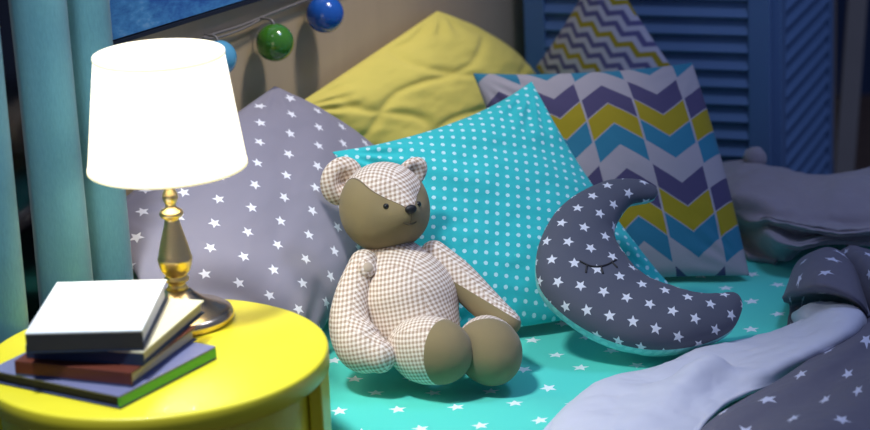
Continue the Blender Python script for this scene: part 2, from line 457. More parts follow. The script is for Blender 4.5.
# chevron pillow
cA = aty(471, 72, 3.90); cB_ = aty(693, 61, 3.905); cC = atz(751, 277, .388); cD = atz(530, 287, .388)
pillow('pillow', M['chevron'], (cA, cB_, cC, cD), 'square pillow with bold teal, grey, purple and yellow chevrons', front=.055, back=.015, seed=4, inset=.03, out=(0, .045, .02, 0), wr=.003)
# zigzag pillow standing on its corner
zA = aty(602, -48, 4.18); zB = aty(694, 96, 4.10); zC = aty(615, 190, 4.07); zD = aty(535, 67, 4.26)
zx = (aty(640, 45, 4.15)-aty(590, 24, 4.15)).normalized()
pillow('pillow', M['zigzag'], (zA, zB, zC, zD), 'pillow with fine purple and yellow zigzag stripes, farthest back by the louvres', front=.035, back=.012, uvmode='planar', axis=zx, seed=5, inset=.03, wr=.002)

# ------------------------------------------------------------------ moon cushion
mo_pairs = [((276, 77), (275, 83)), ((266, 68), (268, 92)), ((235, 59), (252, 97)), ((180, 62), (225, 103)), ((130, 85), (205, 128)), ((85, 120), (196, 150)), ((56, 170), (195, 170)), ((48, 222), (205, 190)),
            ((60, 266), (218, 208)), ((100, 308), (235, 228)), ((150, 341), (260, 246)), ((205, 363), (295, 260)), ((260, 373), (325, 270)), ((320, 371), (355, 277)), ((375, 358), (385, 276)), ((415, 335), (406, 271)), ((432, 303), (420, 270)), ((431, 284), (426, 276))]
mo_n = Vector((.17, -.58, .80)).normalized()
mo_p = atz(660, 354, MZ+.027)
def mpx(q): return onplane(510+q[0]/1.868, 150+q[1]/1.868, mo_p, mo_n)
moon = thing('moon_cushion', Vector((mo_p.x, mo_p.y, MZ)), 'slate grey crescent moon cushion with white stars and a sleeping eye', 'cushion')
def moon_half(sign, thick):
    O = spline([mpx(a) for a, b in mo_pairs], 70); I = spline([mpx(b) for a, b in mo_pairs], 70)
    bm = bmesh.new(); uvl = bm.loops.layers.uv.new('UVMap'); K = 24; g = []
    ex = Rt - mo_n*Rt.dot(mo_n); ex.normalize(); ey = mo_n.cross(ex)
    for i, (o, q) in enumerate(zip(O, I)):
        w = (o-q).length; row = []
        for k in range(K+1):
            a = PI*k/K; t = .5-.5*math.cos(a)
            h = (math.sin(a)**.8)*min(w*.42, thick)
            p = o.lerp(q, t) + mo_n*(sign*h)
            if 0 < k < K:
                p += mo_n*(.0022*fbm(p, 22, 3) - .0016*abs(math.sin(i*.9))*math.exp(-((k-K+3)/3.0)**2))*sign
            row.append(bm.verts.new(p))
        g.append(row)
    for i in range(len(g)-1):
        for k in range(K): bm.faces.new((g[i][k], g[i+1][k], g[i+1][k+1], g[i][k+1]))
    bm.faces.new(g[0]); bm.faces.new(g[-1][::-1])
    uvd = {}
    for row in g:                                              # cloth lies flat across the bulge
        mid = row[K//2].co-mo_p; m2 = Vector((mid.dot(ex), mid.dot(ey)))
        dr = row[-1].co-row[0].co; d2 = Vector((dr.dot(ex), dr.dot(ey))).normalized()
        for st in (1, -1):
            acc = 0; k = K//2
            while 0 <= k <= K:
                if k != K//2: acc += (row[k].co-row[k-st].co).length
                uvd[row[k]] = m2 + d2*(st*acc); k += st
    for f in bm.faces:
        for l in f.loops: l[uvl].uv = uvd[l.vert]
    return bm
mf = moon_half(1, .040); bv = BVHTree.FromBMesh(mf)
obj('front_cover', mf, M['moon'], moon)
obj('back_cover', moon_half(-1, .046), M['minky'], moon)['label'] = 'turquoise plush back of the cushion'
def surf(px, py, bvh, lift=.001):
    r = ray(px, py); h = bvh.ray_cast(CAM, r); return (h[0] - r*lift) if h[0] else None
bm = bmesh.new()
for line in (((580, 261), (588, 265), (596, 266.5), (606, 265), (616, 260)), ((587, 265), (586, 272)), ((601, 266), (603, 273)), ((612, 262), (617, 267))):
    P = [surf(x, y, bv) for x, y in line]
    if all(P): add_sweep(bm, P, [.0014]*len(P), 8, 16)
obj('eye_stitching', bm, M['black'], moon)

# ------------------------------------------------------------------ teddy bear
bear = thing('teddy_bear', aty(412, 366, 3.31), 'seated cloth teddy bear in brown gingham with olive face and soles', 'teddy bear')
bear.location.z = MZ
def bp(x, y, Y): return aty(x, y, Y-.02)
def rr(px, Y=3.32): return px*(Y*1.056)/FPX
bdy = bmesh.new()
add_sweep(bdy, [bp(390, 249, 3.375), bp(397, 270, 3.36), bp(408, 298, 3.335), bp(414, 321, 3.315)], [rr(25), rr(41), rr(51), rr(47)], 40, 30, flat=.88, flatdir=Vector((.4, -.9, 0)))
obj('torso', bdy, M['gingham'], bear)
# head
hC = bp(384, 207, 3.39); fy = Vector((math.sin(.56), -math.cos(.56), .15)).normalized()
fx = fy.cross(Zv).normalized(); fz = fx.cross(fy)          # fx: the bear's own left-right
tl = Matrix.Rotation(math.radians(-4), 3, fy)
fx = tl @ fx; fz = tl @ fz
HR = rr(43.5, 3.4)
def head_r(u):
    """radius of the head in the unit direction u (head axes)"""
    x, y, z = u
    r = 1/math.sqrt((x/1.03)**2+(y/.97)**2+(z/1.02)**2)
    md = Vector((0, .98, -.07)).normalized(); a = u.angle(md)
    r += .20*math.exp(-(a/.42)**2)                         # muzzle
    bd = Vector((0, .80, .60)).normalized(); r += .03*math.exp(-(u.angle(bd)/.35)**2)
    r -= .05*math.exp(-((u-Vector((.40, .85, .25)).normalized()).length/.22)**2) + .05*math.exp(-((u-Vector((-.40, .85, .25)).normalized()).length/.22)**2)
    r += .05*math.exp(-((u-Vector((.72, .50, -.48)).normalized()).length/.5)**2) + .05*math.exp(-((u-Vector((-.72, .50, -.48)).normalized()).length/.5)**2)   # cheeks
    return r*HR
def hpt(u, lift=0):
    u = u.normalized(); r = head_r(u)+lift; return hC + (fx*u.x+fy*u.y+fz*u.z)*r
def head_bm():
    bm = bmesh.new(); bmesh.ops.create_icosphere(bm, subdivisions=6, radius=1)
    lay = bm.verts.layers.float.new('panel')
    for v in bm.verts:
        u = v.co.normalized()
        th = math.atan2(u.z, u.y)                          # 0 = straight ahead, +up and over the crown
        t0 = .04
        if th < t0: w = -1
        else:
            s = th-t0
            w = .08 + .62*(1-math.exp(-(s/.36)**1.4))
        v[lay] = (w-abs(u.x)) if w > 0 else -.5
        v.co = hpt(u)
    return bm
def head_mat():
    k = NT('olive and gingham head', .9, .2, .1); g = gingham_val(k, .0062)
    c = k.ramp(g, ((0, (.86, .78, .69)), (.5, (.66, .54, .44)), (1, (.41, .29, .20))))
    a = k.t.nodes.new('ShaderNodeAttribute'); a.attribute_name = 'panel'
    f = k.ma('GREATER_THAN', a.outputs['Fac'], 0.0); seam = k.ma('LESS_THAN', k.ma('ABSOLUTE', a.outputs['Fac']), .012)
    c = k.mix(f, (.27, .21, .105), c); c = k.mix(seam, c, (.16, .12, .07)); k.color(c); k.bump(k.noise(k.oc(), 700, 1), .25, .001); return k.m
head = obj('head', head_bm(), head_mat(), bear)
for sx, px, py, Y, rx, rz in ((-1, 342, 181, 3.43, 25, 23), (1, 411, 174, 3.44, 14, 20)):
    c = bp(px, py, Y); d = (c-hC); up = (d - fy*d.dot(fy)).normalized(); sd = fy.cross(up)
    e = ball(c, rr(rx, 3.43), rr(10, 3.43), rr(rz, 3.43), 32, frame_rot(sd, fy, up))
    for v in e.verts:                                      # cupped front
        q = v.co-c; f_ = q.dot(fy)
        if f_ > 0: v.co -= fy*(f_*1.1*max(0, 1-(q-fy*f_).length/rr(15)))
    obj('ear', e, M['gingham'], bear)
for s in (-1, 1):
    obj('eye', ball(hpt(Vector(((.25 if s < 0 else .46)*s, .88, .09 if s < 0 else .14)), -.0005), rr(3.0)), M['bead'], bear)
nose = ball(hpt(Vector((0, .985, .035)), .0005), rr(6.5), rr(4), rr(4.5), 24, frame_rot(fx, fy, fz)); obj('nose', nose, M['black'], bear)
bm = bmesh.new()
add_sweep(bm, [hpt(Vector((-.13, .93, -.23)), .0003), hpt(Vector((-.05, .93, -.255)), .0003), hpt(Vector((.06, .93, -.25)), .0003), hpt(Vector((.14, .93, -.21)), .0003)], [.0011]*4, 8, 16)
add_sweep(bm, [hpt(Vector((0, .97, .0)), 0), hpt(Vector((0, .94, -.15)), 0), hpt(Vector((0, .93, -.25)), 0)], [.0006]*3, 8, 12)
obj('mouth_stitching', bm, plain('dark olive thread', (.10, .075, .04), .8), bear)
# arms
def split(bm, p, nn):
    """two bmeshes either side of a plane, the cut left open under the seam"""
    a = bm; b = bm.copy()
    bmesh.ops.bisect_plane(a, geom=a.verts[:]+a.edges[:]+a.faces[:], plane_co=p, plane_no=nn, clear_outer=True)
    bmesh.ops.bisect_plane(b, geom=b.verts[:]+b.edges[:]+b.faces[:], plane_co=p, plane_no=nn, clear_inner=True)
    return a, b
la = sweep([bp(364, 264, 3.335), bp(352, 295, 3.305), bp(350, 326, 3.275), bp(362, 348, 3.245), bp(379, 356, 3.225)], [rr(15), rr(17), rr(21), rr(24), rr(17)], 32, 36)
la.normal_update(); lb = BVHTree.FromBMesh(la)
arm = obj('arm', la, M['gingham'], bear)
q = surf(367, 268, lb, 0)
if q:
    h = lb.ray_cast(CAM, ray(367, 268)); nn = h[1]; 
    if nn.dot(CAM-q) < 0: nn = -nn
    t1 = nn.orthogonal().normalized(); t2 = nn.cross(t1)
    bt = ball(q+nn*.0005, rr(9.5), rr(9.5), .0055, 32, frame_rot(t1, t2, nn)); 
    obj('shoulder_pad', bt, M['gingham'], arm)
    b_ = obj('button', ball(q+nn*.004, rr(5.5), rr(5.5), .0035, 32, frame_rot(t1, t2, nn)), cloth('beige button cloth', (.55, .44, .32)), arm); b_['label'] = 'beige cloth covered shoulder button'
ra = sweep([bp(434, 254, 3.375), bp(458, 277, 3.355), bp(486, 305, 3.32), bp(509, 323, 3.285)], [rr(14), rr(17), rr(16), rr(12)], 32, 30)
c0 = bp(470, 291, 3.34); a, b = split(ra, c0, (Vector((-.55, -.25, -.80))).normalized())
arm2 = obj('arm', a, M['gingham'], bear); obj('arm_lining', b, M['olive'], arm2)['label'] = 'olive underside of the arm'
# legs: fat paddles with olive soles
def leg(px, py, Y, f, dims, off, rock=0.0, tilt=0.0):
    c = bp(px, py, Y); c.z = max(c.z, MZ + dims[2]*.955)
    f = f.normalized(); s = f.cross(Zv).normalized(); u = s.cross(f)
    bm = ball(c, 1, 1, 1, 64)
    hip = bp(408, 335, 3.315)
    for v in bm.verts:
        d = v.co-c; x, y, z = d.x, d.y, d.z
        back = max(0, -y)
        k = 1-.35*back**1.5                                   # narrows to the hip
        # rounded-box section makes a flat-ish sole
        yy = math.copysign(abs(y)**.80, y)
        w = c + s*(x*dims[0]*k) + f*(yy*dims[1]) + u*(z*dims[2]*k)
        if w.z < MZ+.002: w.z = MZ+.002+(w.z-MZ-.002)*.15
        w += (hip-c)*0.0
        v.co = w
    for v in bm.verts: v.co += .0012*v.normal*noise.noise(v.co*45) if v.normal.length else v.co*0
    nn = (f + u*tilt + s*rock).normalized()
    a, b = split(bm, c + f*off, nn)
    L = obj('leg', a, M['gingham'], bear); F_ = obj('foot', b, M['olive'], L); F_['label'] = 'olive brown sole of the foot'
leg(428, 350, 3.235, Vector((.80, -.60, .06)), (.047, .070, .0495), .026)
leg(488, 350, 3.255, Vector((.30, -.95, .10)), (.045, .066, .0495), -.012, rock=.55, tilt=-.45)
obj('seat_patch', sweep([bp(392, 336, 3.29), bp(404, 330, 3.29), bp(416, 334, 3.28)], [rr(9), rr(11), rr(9)], 20, 14), M['gingham'], bear)

# ------------------------------------------------------------------ duvet
def loft(rows, nu=90, nv=60, wr=.004, sc=9, seed=0, uvscale=1.0):
    """rows of (px, py, z) sight points, lofted both ways"""
    cur = [spline([atz(*p) for p in r], nu) for r in rows]
    bm = bmesh.new(); uvl = bm.loops.layers.uv.new('UVMap'); g = [[None]*nv for _ in range(nu)]; U = [[None]*nv for _ in range(nu)]
    cols = [spline([cur[r][i] for r in range(len(rows))], nv) for i in range(nu)]
    for i in range(nu):
        acc = 0
        for j in range(nv):
            p = cols[i][j]
            e = min(1, min(j, nv-1-j)/4)
            p = p + Zv*(wr*fbm(p+Vector((seed*3, 0, 0)), sc, 4)*e)
            n_, d_ = p.dot(Nv), p.dot(Dv)
            lim = sheet_z(n_, d_)+.0095 if d_ < BD1+.01 else 0
            if p.z < lim: p.z = lim + (lim-p.z)*.02
            g[i][j] = bm.verts.new(p)
            if j: acc += (cols[i][j]-cols[i][j-1]).length
            U[i][j] = acc
    su = [0]*nu
    for i in range(1, nu): su[i] = su[i-1] + (cols[i][nv//2]-cols[i-1][nv//2]).length
    for i in range(nu-1):
        for j in range(nv-1):
            ks = ((i, j), (i+1, j), (i+1, j+1), (i, j+1)); f = bm.faces.new([g[a][b] for a, b in ks])
            for l, (a, b) in zip(f.loops, ks): l[uvl].uv = (su[a]*uvscale, U[a][b]*uvscale)
    return bm
def up_normals(bm):
    bmesh.ops.recalc_face_normals(bm, faces=bm.faces)
    if sum(f.normal.z*f.calc_area() for f in bm.faces) < 0: bmesh.ops.reverse_faces(bm, faces=bm.faces)
    return bm
duvet = thing('duvet', atz(800, 380, MZ), 'crumpled grey star duvet folded back to show its white underside', 'duvet')
white = [
 [(530, 452, .386), (560, 418, .386), (590, 392, .386), (612, 381, .386), (655, 373, .386), (712, 353, .386), (760, 341, .386), (786, 334, .386), (797, 326, .390), (795, 316, .400), (800, 309, .420)],
 [(540, 452, .400), (570, 417, .402), (597, 392, .402), (618, 380, .403), (658, 371, .404), (715, 351, .404), (762, 338, .405), (790, 330, .410), (806, 321, .425), (806, 311, .435), (812, 305, .440)],
 [(580, 452, .410), (604, 420, .410), (625, 402, .410), (644, 390, .408), (680, 381, .406), (728, 366, .410), (775, 350, .424), (806, 336, .432), (822, 322, .445), (826, 309, .452), (830, 303, .448)],
 [(622, 454, .412), (640, 424, .416), (662, 400, .424), (685, 378, .434), (708, 358, .447), (738, 372, .416), (785, 357, .434), (815, 343, .440), (836, 328, .452), (843, 312, .458), (846, 306, .450)],
 [(662, 456, .412), (675, 430, .410), (694, 410, .410), (711, 394, .412), (728, 386, .414), (757, 378, .420), (792, 362, .430), (822, 349, .436), (846, 336, .446), (857, 320, .450), (859, 311, .440)],
 [(690, 458, .410), (700, 434, .408), (712, 418, .408), (726, 406, .408), (744, 397, .408), (768, 386, .408), (797, 368, .412), (828, 353, .417), (852, 341, .420), (863, 329, .425), (865, 317, .420)],
]
o = obj('lining', up_normals(loft(white, 120, 70, .0065, 12, 1)), M['lining'], duvet); mod_solid(o, .006); o['label'] = 'white underside of the duvet'
grey = [
 [(672, 458, .410), (694, 436, .413), (716, 416, .414), (745, 398, .418), (778, 380, .424), (812, 357, .430), (848, 334, .432), (880, 308, .430), (920, 285, .43)],
 [(682, 462, .418), (705, 440, .424), (728, 420, .430), (757, 402, .436), (795, 384, .440), (826, 362, .446), (858, 340, .448), (890, 316, .446), (930, 295, .44)],
 [(700, 470, .425), (726, 448, .428), (752, 430, .430), (782, 412, .434), (815, 396, .436), (842, 376, .438), (872, 356, .440), (902, 336, .440), (940, 318, .44)],
 [(725, 480, .430), (752, 462, .440), (780, 444, .448), (808, 428, .452), (836, 412, .452), (862, 394, .454), (890, 376, .454), (918, 360, .45), (955, 344, .44)],
 [(760, 500, .425), (790, 484, .430), (815, 466, .436), (842, 450, .438), (868, 434, .440), (892, 418, .440), (916, 402, .44), (942, 388, .44), (975, 374, .44)],
 [(800, 530, .41), (830, 512, .42), (855, 496, .425), (882, 480, .43), (906, 464, .43), (930, 448, .43), (950, 432, .43), (974, 418, .43), (1000, 404, .43)],
]
for row in grey:
    x, y, z = row[-1]; row.append((x+75, y-22, z)); row.append((x+150, y-40, z-.02))
o = obj('cover', up_normals(loft(grey, 110, 80, .006, 11, 2)), M['duvet'], duvet); mod_solid(o, .006)
hood = [
 [(788, 300, .386), (803, 284, .386), (825, 276, .386), (845, 276, .386), (862, 284, .386), (872, 300, .390)],
 [(786, 296, .410), (797, 264, .440), (816, 251, .455), (834, 249, .460), (852, 262, .455), (868, 296, .420)],
 [(784, 296, .420), (794, 276, .460), (815, 266, .485), (836, 266, .487), (855, 280, .475), (869, 306, .430)],
 [(783, 298, .430), (796, 288, .462), (818, 285, .488), (839, 287, .490), (857, 298, .475), (870, 314, .435)],
 [(784, 301, .420), (798, 294, .450), (819, 291, .468), (840, 294, .470), (857, 303, .455), (869, 316, .430)],
 [(790, 306, .400), (803, 300, .415), (822, 297, .430), (841, 299, .430), (856, 306, .425), (866, 317, .410)],
 [(788, 322, .388), (802, 318, .388), (822, 312, .392), (842, 312, .395), (856, 318, .395), (864, 326, .395)],
 [(786, 338, .387), (800, 334, .388), (822, 330, .390), (842, 330, .390), (856, 332, .390), (864, 336, .390)],
]
o = obj('turned_corner', loft(hood, 70, 80, .003, 14, 3), M['duvet'], duvet); mod_solid(o, .003, 0)
lump = [
 [(836, 280, .390), (856, 280, .390), (880, 282, .390), (925, 290, .390)],
 [(834, 257, .430), (852, 250, .448), (876, 255, .452), (925, 273, .446)],
 [(840, 263, .445), (857, 253, .476), (881, 262, .478), (925, 278, .468)],
 [(850, 285, .440), (866, 277, .470), (886, 283, .480), (926, 294, .470)],
 [(866, 315, .425), (877, 306, .450), (892, 309, .460), (928, 316, .455)],
 [(868, 326, .405), (880, 318, .420), (894, 321, .430), (930, 328, .430)],
]
o = obj('rumpled_fold', loft(lump, 50, 60, .005, 14, 6), M['duvet'], duvet); mod_solid(o, .004, 0)
# ------------------------------------------------------------------ plush blanket at the back
blanket = thing('plush_blanket', atz(800, 210, MZ), 'dark grey plush blanket heaped at the back of the bed before the louvres', 'blanket')
bl = [
 [(690, 215, .385), (715, 205, .385), (745, 200, .385), (780, 202, .385), (815, 205, .385), (850, 205, .385), (900, 205, .385), (960, 210, .385)],
 [(692, 180, .420), (716, 166, .450), (745, 163, .465), (778, 168, .470), (808, 174, .472), (838, 172, .475), (880, 165, .48), (960, 160, .48)],
 [(694, 186, .440), (720, 174, .475), (750, 172, .490), (782, 180, .490), (812, 190, .482), (845, 190, .485), (890, 184, .49), (965, 178, .49)],
 [(698, 200, .445), (725, 192, .475), (755, 194, .485), (786, 206, .472), (815, 214, .462), (848, 212, .468), (895, 205, .475), (970, 200, .47)],
 [(706, 218, .425), (730, 214, .445), (758, 216, .455), (790, 222, .455), (822, 226, .450), (852, 225, .452), (900, 220, .46), (975, 215, .46)],
 [(716, 230, .410), (736, 226, .425), (762, 223, .455), (792, 226, .465), (824, 231, .462), (856, 231, .462), (905, 228, .46), (980, 225, .46)],
 [(726, 238, .400), (744, 236, .405), (766, 230, .440), (796, 235, .438), (828, 239, .432), (860, 238, .434), (908, 236, .44), (985, 235, .44)],
 [(736, 246, .395), (752, 246, .398), (772, 240, .440), (800, 244, .442), (832, 242, .440), (864, 240, .440), (912, 240, .44), (990, 236, .44)],
 [(745, 256, .387), (760, 257, .387), (780, 257, .400), (804, 247, .416), (834, 243, .420), (866, 241, .420), (914, 241, .420), (992, 236, .420)],
 [(748, 260, .385), (766, 262, .385), (786, 263, .386), (806, 249, .398), (836, 244, .406), (868, 242, .406), (916, 242, .404), (995, 236, .404)],
]
o = obj('cloth', up_normals(loft(bl, 90, 90, .011, 9, 5)), M['blanket'], blanket); mod_solid(o, .008)
pp = atz(755, 158, .485)
pb = ball(pp, .020, seg=24)
for v in pb.verts: v.co += (v.co-pp)*.12*noise.noise(v.co*160)
obj('pompom', pb, M['blanket'], blanket)

# ------------------------------------------------------------------ round yellow table
tc = Vector((-.376, 2.968, 0))
table = thing('side_table', tc, 'round bright yellow side table beside the bed', 'table')
TR = .228
obj('table_top', lathe(tc, [(0, TZ), (TR-.004, TZ), (TR-.001, TZ-.0012), (TR, TZ-.004), (TR, TZ-.027), (TR-.003, TZ-.030), (TR-.02, TZ-.030), (0, TZ-.030)], 128), M['yellow_paint'], table)
mod_bevel(obj('apron', lathe(tc, [(TR-.022, TZ-.0302), (TR-.022, TZ-.30), (TR-.034, TZ-.30), (TR-.034, TZ-.0302)], 128, True), M['yellow_paint'], table), .002)
for k in range(4):
    a = math.radians(-8+90*k); e = Vector((math.cos(a), math.sin(a), 0)); t = Vector((-e.y, e.x, 0))
    bm = bmesh.new(); rings = []
    for z, w, ro in ((TZ-.0305, .030, TR-.003), (TZ-.16, .026, TR-.004), (.30, .022, TR-.006), (.0, .017, TR+.012)):
        c = tc+Zv*z
        rings.append([bm.verts.new(c+e*(ro-dr)+t*s) for dr, s in ((0, -w), (0, w), (.018, w), (.018, -w))])
    for r1, r2 in zip(rings, rings[1:]):
        for i in range(4): bm.faces.new((r1[i], r1[(i+1) % 4], r2[(i+1) % 4], r2[i]))
    bm.faces.new(rings[0]); bm.faces.new(rings[-1][::-1])
    mod_bevel(obj('leg', bm, M['yellow_paint'], table, smooth=False), .003)

# ------------------------------------------------------------------ lamp
lc = atz(180, 321, TZ)
lamp = thing('table_lamp', lc, 'lit table lamp with white cone shade on a polished brass stem', 'lamp')
obj('base', lathe(lc, [(0, .0), (.070, .0), (.0735, .003), (.0745, .009), (.072, .0145), (.067, .0175), (.062, .0195), (.050, .024), (.036, .031), (.025, .039), (.017, .046), (.0, .047)], 64), M['chrome_dark'], lamp)
obj('stem', lathe(lc, [(0, .044), (.0155, .046), (.0125, .052), (.0115, .056), (.0165, .059), (.0175, .062), (.0145, .066), (.0150, .068), (.0200, .074), (.0222, .081), (.0230, .086), (.0236, .088), (.0236, .092), (.0224, .094), (.0215, .099), (.0185, .112), (.0145, .126),
      (.0112, .138), (.0104, .143), (.0088, .146), (.0150, .150), (.0166, .154), (.0145, .158), (.0080, .162), (.0068, .167), (.0088, .170), (.0108, .176), (.0100, .182), (.0066, .188), (.0060, .200), (.0060, .248), (.0, .248)], 48), M['brass'], lamp)
sb = .2190; st_ = sb+.155; rb, rt = .1065, .0868
shade = obj('shade', lathe(lc, [(rb, sb+.004), (rt, st_-.003), (rt-.0016, st_-.003), (rb-.0016, sb+.004)], 96, True), M['shade'], lamp)
for r, z, in ((rb, sb), (rt, st_-.0035)):
    q = obj('rim_tape', lathe(lc, [(r+.0009, z), (r+.0007, z+.0045), (r-.0024, z+.0045), (r-.0024, z)], 96, True), M['shade_rim'], shade); q['label'] = 'pale yellow tape on the shade rim'
bm = bmesh.new()
for k in range(3):
    a = 2*PI*k/3+.4; add_sweep(bm, [lc+Vector((.006*math.cos(a), .006*math.sin(a), sb+.022)), lc+Vector(((rb-.006)*math.cos(a), (rb-.006)*math.sin(a), sb+.004))], [.0011]*2, 8, 4)
obj('shade_spider', bm, M['brass'], lamp)
obj('bulb', lathe(lc+Zv*(sb+.030), [(0, 0), (.010, 0), (.013, .012), (.024, .035), (.027, .050), (.022, .066), (.010, .074), (0, .076)], 32), M['bulb'], lamp)

# ------------------------------------------------------------------ books
def book(name, frc, fdir, w, dp, zb, t, mt, mside, mfront, mpages, label, spine='right', mb=None, group='books stacked on the yellow table', spine_mat=None):
    """frc: front right corner; fdir: unit vector along the right edge, away; pages show front or right"""
    rx = Vector((fdir.y, -fdir.x, 0))                        # to the right
    P = lambda a, b, z: frc - rx*a + fdir*b + Zv*(zb+z-frc.z)
    root = thing(name, P(w/2, dp/2, 0), label, 'book', group)
    ct = .0028
    def slabm(a0, a1, b0, b1, z0, z1):
        c = (P(a0, b0, z0)+P(a1, b1, z1))/2
        return box(c, rx*((a1-a0)/2), fdir*((b1-b0)/2), Zv*((z1-z0)/2))
    for nm, z0, z1, m in (('cover', t-ct, t, mt), ('cover', 0, ct, mb or mside)):
        mod_bevel(obj(nm, slabm(0, w, 0, dp, z0, z1), m, root, smooth=False), .0008)
    ins = .004
    # spine closes one long edge
    if spine == 'right':
        mod_bevel(obj('spine', slabm(0, ct, 0, dp, ct, t-ct), spine_mat or mside, root, smooth=False), .0008)
        mod_bevel(obj('pages', slabm(ct, w-ins, ins, dp-ins, ct, t-ct), mpages, root, smooth=False), .0005)
    elif spine == 'front':
        mod_bevel(obj('spine', slabm(0, w, 0, ct, ct, t-ct), spine_mat or mfront, root, smooth=False), .0008)
        mod_bevel(obj('pages', slabm(ins, w-ins, ct, dp-ins, ct, t-ct), mpages, root, smooth=False), .0005)
    return root
def edge(a, b, z):
    p = atz(*a, z); q = atz(*b, z); v = q-p; v.z = 0; return p, v.normalized(), v.length
z0 = TZ+.0003
t4, t3, t2, t1 = .018, .0195, .019, .0275
p, f, L = edge((119, 396), (216, 346), z0+t4)
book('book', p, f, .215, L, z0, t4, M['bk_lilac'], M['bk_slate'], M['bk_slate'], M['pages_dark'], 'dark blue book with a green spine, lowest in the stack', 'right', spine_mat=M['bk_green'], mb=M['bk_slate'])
z1 = z0+t4+.0002
p, f, L = edge((131, 373), (196, 326), z1+t3)
book('book', p, f, .168, L, z1, t3, M['bk_red'], M['bk_slate'], M['bk_red'], M['pages'], 'rust red book with cream pages, second from the bottom of the stack', 'front', mb=M['bk_slate'], spine_mat=M['bk_red'])
z2 = z1+t3+.0002
p, f, L = edge((143, 352), (204, 300), z2+t2)
book('book', p, f, .163, L, z2, t2, M['bk_cream'], M['bk_navy'], M['bk_navy'], M['pages'], 'pale cream topped book with dark edges, just under the white book', 'front', mb=M['bk_navy'], spine_mat=M['bk_navy'])
z3 = z2+t2+.0002
p, f, L = edge((142, 330), (167, 279), z3+t1)
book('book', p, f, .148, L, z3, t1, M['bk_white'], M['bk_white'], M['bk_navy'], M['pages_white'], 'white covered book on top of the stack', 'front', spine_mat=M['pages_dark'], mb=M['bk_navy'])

# ------------------------------------------------------------------ curtain
def curtain(d0, d1, label):
    bm = bmesh.new(); nu, nz = max(40, int(430*(d1-d0))), 26; g = []
    for i in range(nu+1):
        s = i/nu; d = d0 + (d1-d0)*s
        row = []
        for j in range(nz+1):
            z = .015 + 2.35*j/nz
            flare = 1-.12*(z/2.3)
            ph = (d1+.004-d)/.0795*PI + .22*noise.noise(Vector((d*7, z*.7, 0)))
            w = 2*abs(math.sin(ph))**.75-1                      # round pleats with tight creases between
            n = -2.313 + .031*flare*w + .002*noise.noise(Vector((d*15, z*1.5, 3)))
            row.append(bm.verts.new(ND(n, d + .005*math.sin(2*ph), z)))
        g.append(row)
    for i in range(nu):
        for j in range(nz): bm.faces.new((g[i][j], g[i+1][j], g[i+1][j+1], g[i][j+1]))
    o = obj('curtain', bm, M['curtain'], origin=ND(-2.36, (d0+d1)/2, 0)); mod_solid(o, .002, 0)
    return tag(o, label, 'curtain', 'curtains at the night window')
curtain(2.262, 2.420, 'teal blue pleated curtain hanging between the dark window gap and the painting')
curtain(1.76, 2.210, 'teal blue curtain at the far left edge, left of the dark gap')
# tall night window behind the curtains
wd0, wd1, wz0, wz1 = 1.70, 2.44, .25, 2.2
bm = bmesh.new(); wc = (wd0+wd1)/2
for z in (wz0, wz1): add_box(bm, ND(WN+.014, wc, z), Nv*.0135, Dv*((wd1-wd0)/2), Zv*.02)
for d in (wd0+.012, wd1-.012): add_box(bm, ND(WN+.014, d, (wz0+wz1)/2), Nv*.0135, Dv*.012, Zv*((wz1-wz0)/2-.0201))
wf = obj('window_1', bm, M['frame_dark'], smooth=False, origin=ND(WN, wc, wz0)); tag(wf, kind='structure')
obj('pane', box(ND(WN+.006, wc, (wz0+wz1)/2), Nv*.003, Dv*((wd1-wd0)/2-.0241), Zv*((wz1-wz0)/2-.0201)), plain('night window glass', (.004, .005, .008), .08, .5), wf, smooth=False)

# ------------------------------------------------------------------ painting
pz = .848
pic = thing('painting', ND(WN+.012, 2.87, pz), 'blue abstract painting in a thin dark frame above the lamp', 'painting')
pw0, pw1, ph = 2.48, 3.26, .75
obj('canvas', box(ND(WN+.010, (pw0+pw1)/2, pz+ph/2), Nv*.006, Dv*((pw1-pw0)/2-.008), Zv*(ph/2-.008)), M['painting'], pic, smooth=False)
bm = bmesh.new()
for c, hd_, hz in (((pw0+pw1)/2, (pw1-pw0)/2, .005),):
    add_box(bm, ND(WN+.010, c, pz+.003), Nv*.0095, Dv*hd_, Zv*.003); add_box(bm, ND(WN+.010, c, pz+ph-.003), Nv*.0095, Dv*hd_, Zv*.003)
for d in (pw0+.003, pw1-.003): add_box(bm, ND(WN+.010, d, pz+ph/2), Nv*.0095, Dv*.003, Zv*(ph/2-.0061))
obj('frame', bm, M['frame_dark'], pic, smooth=False)

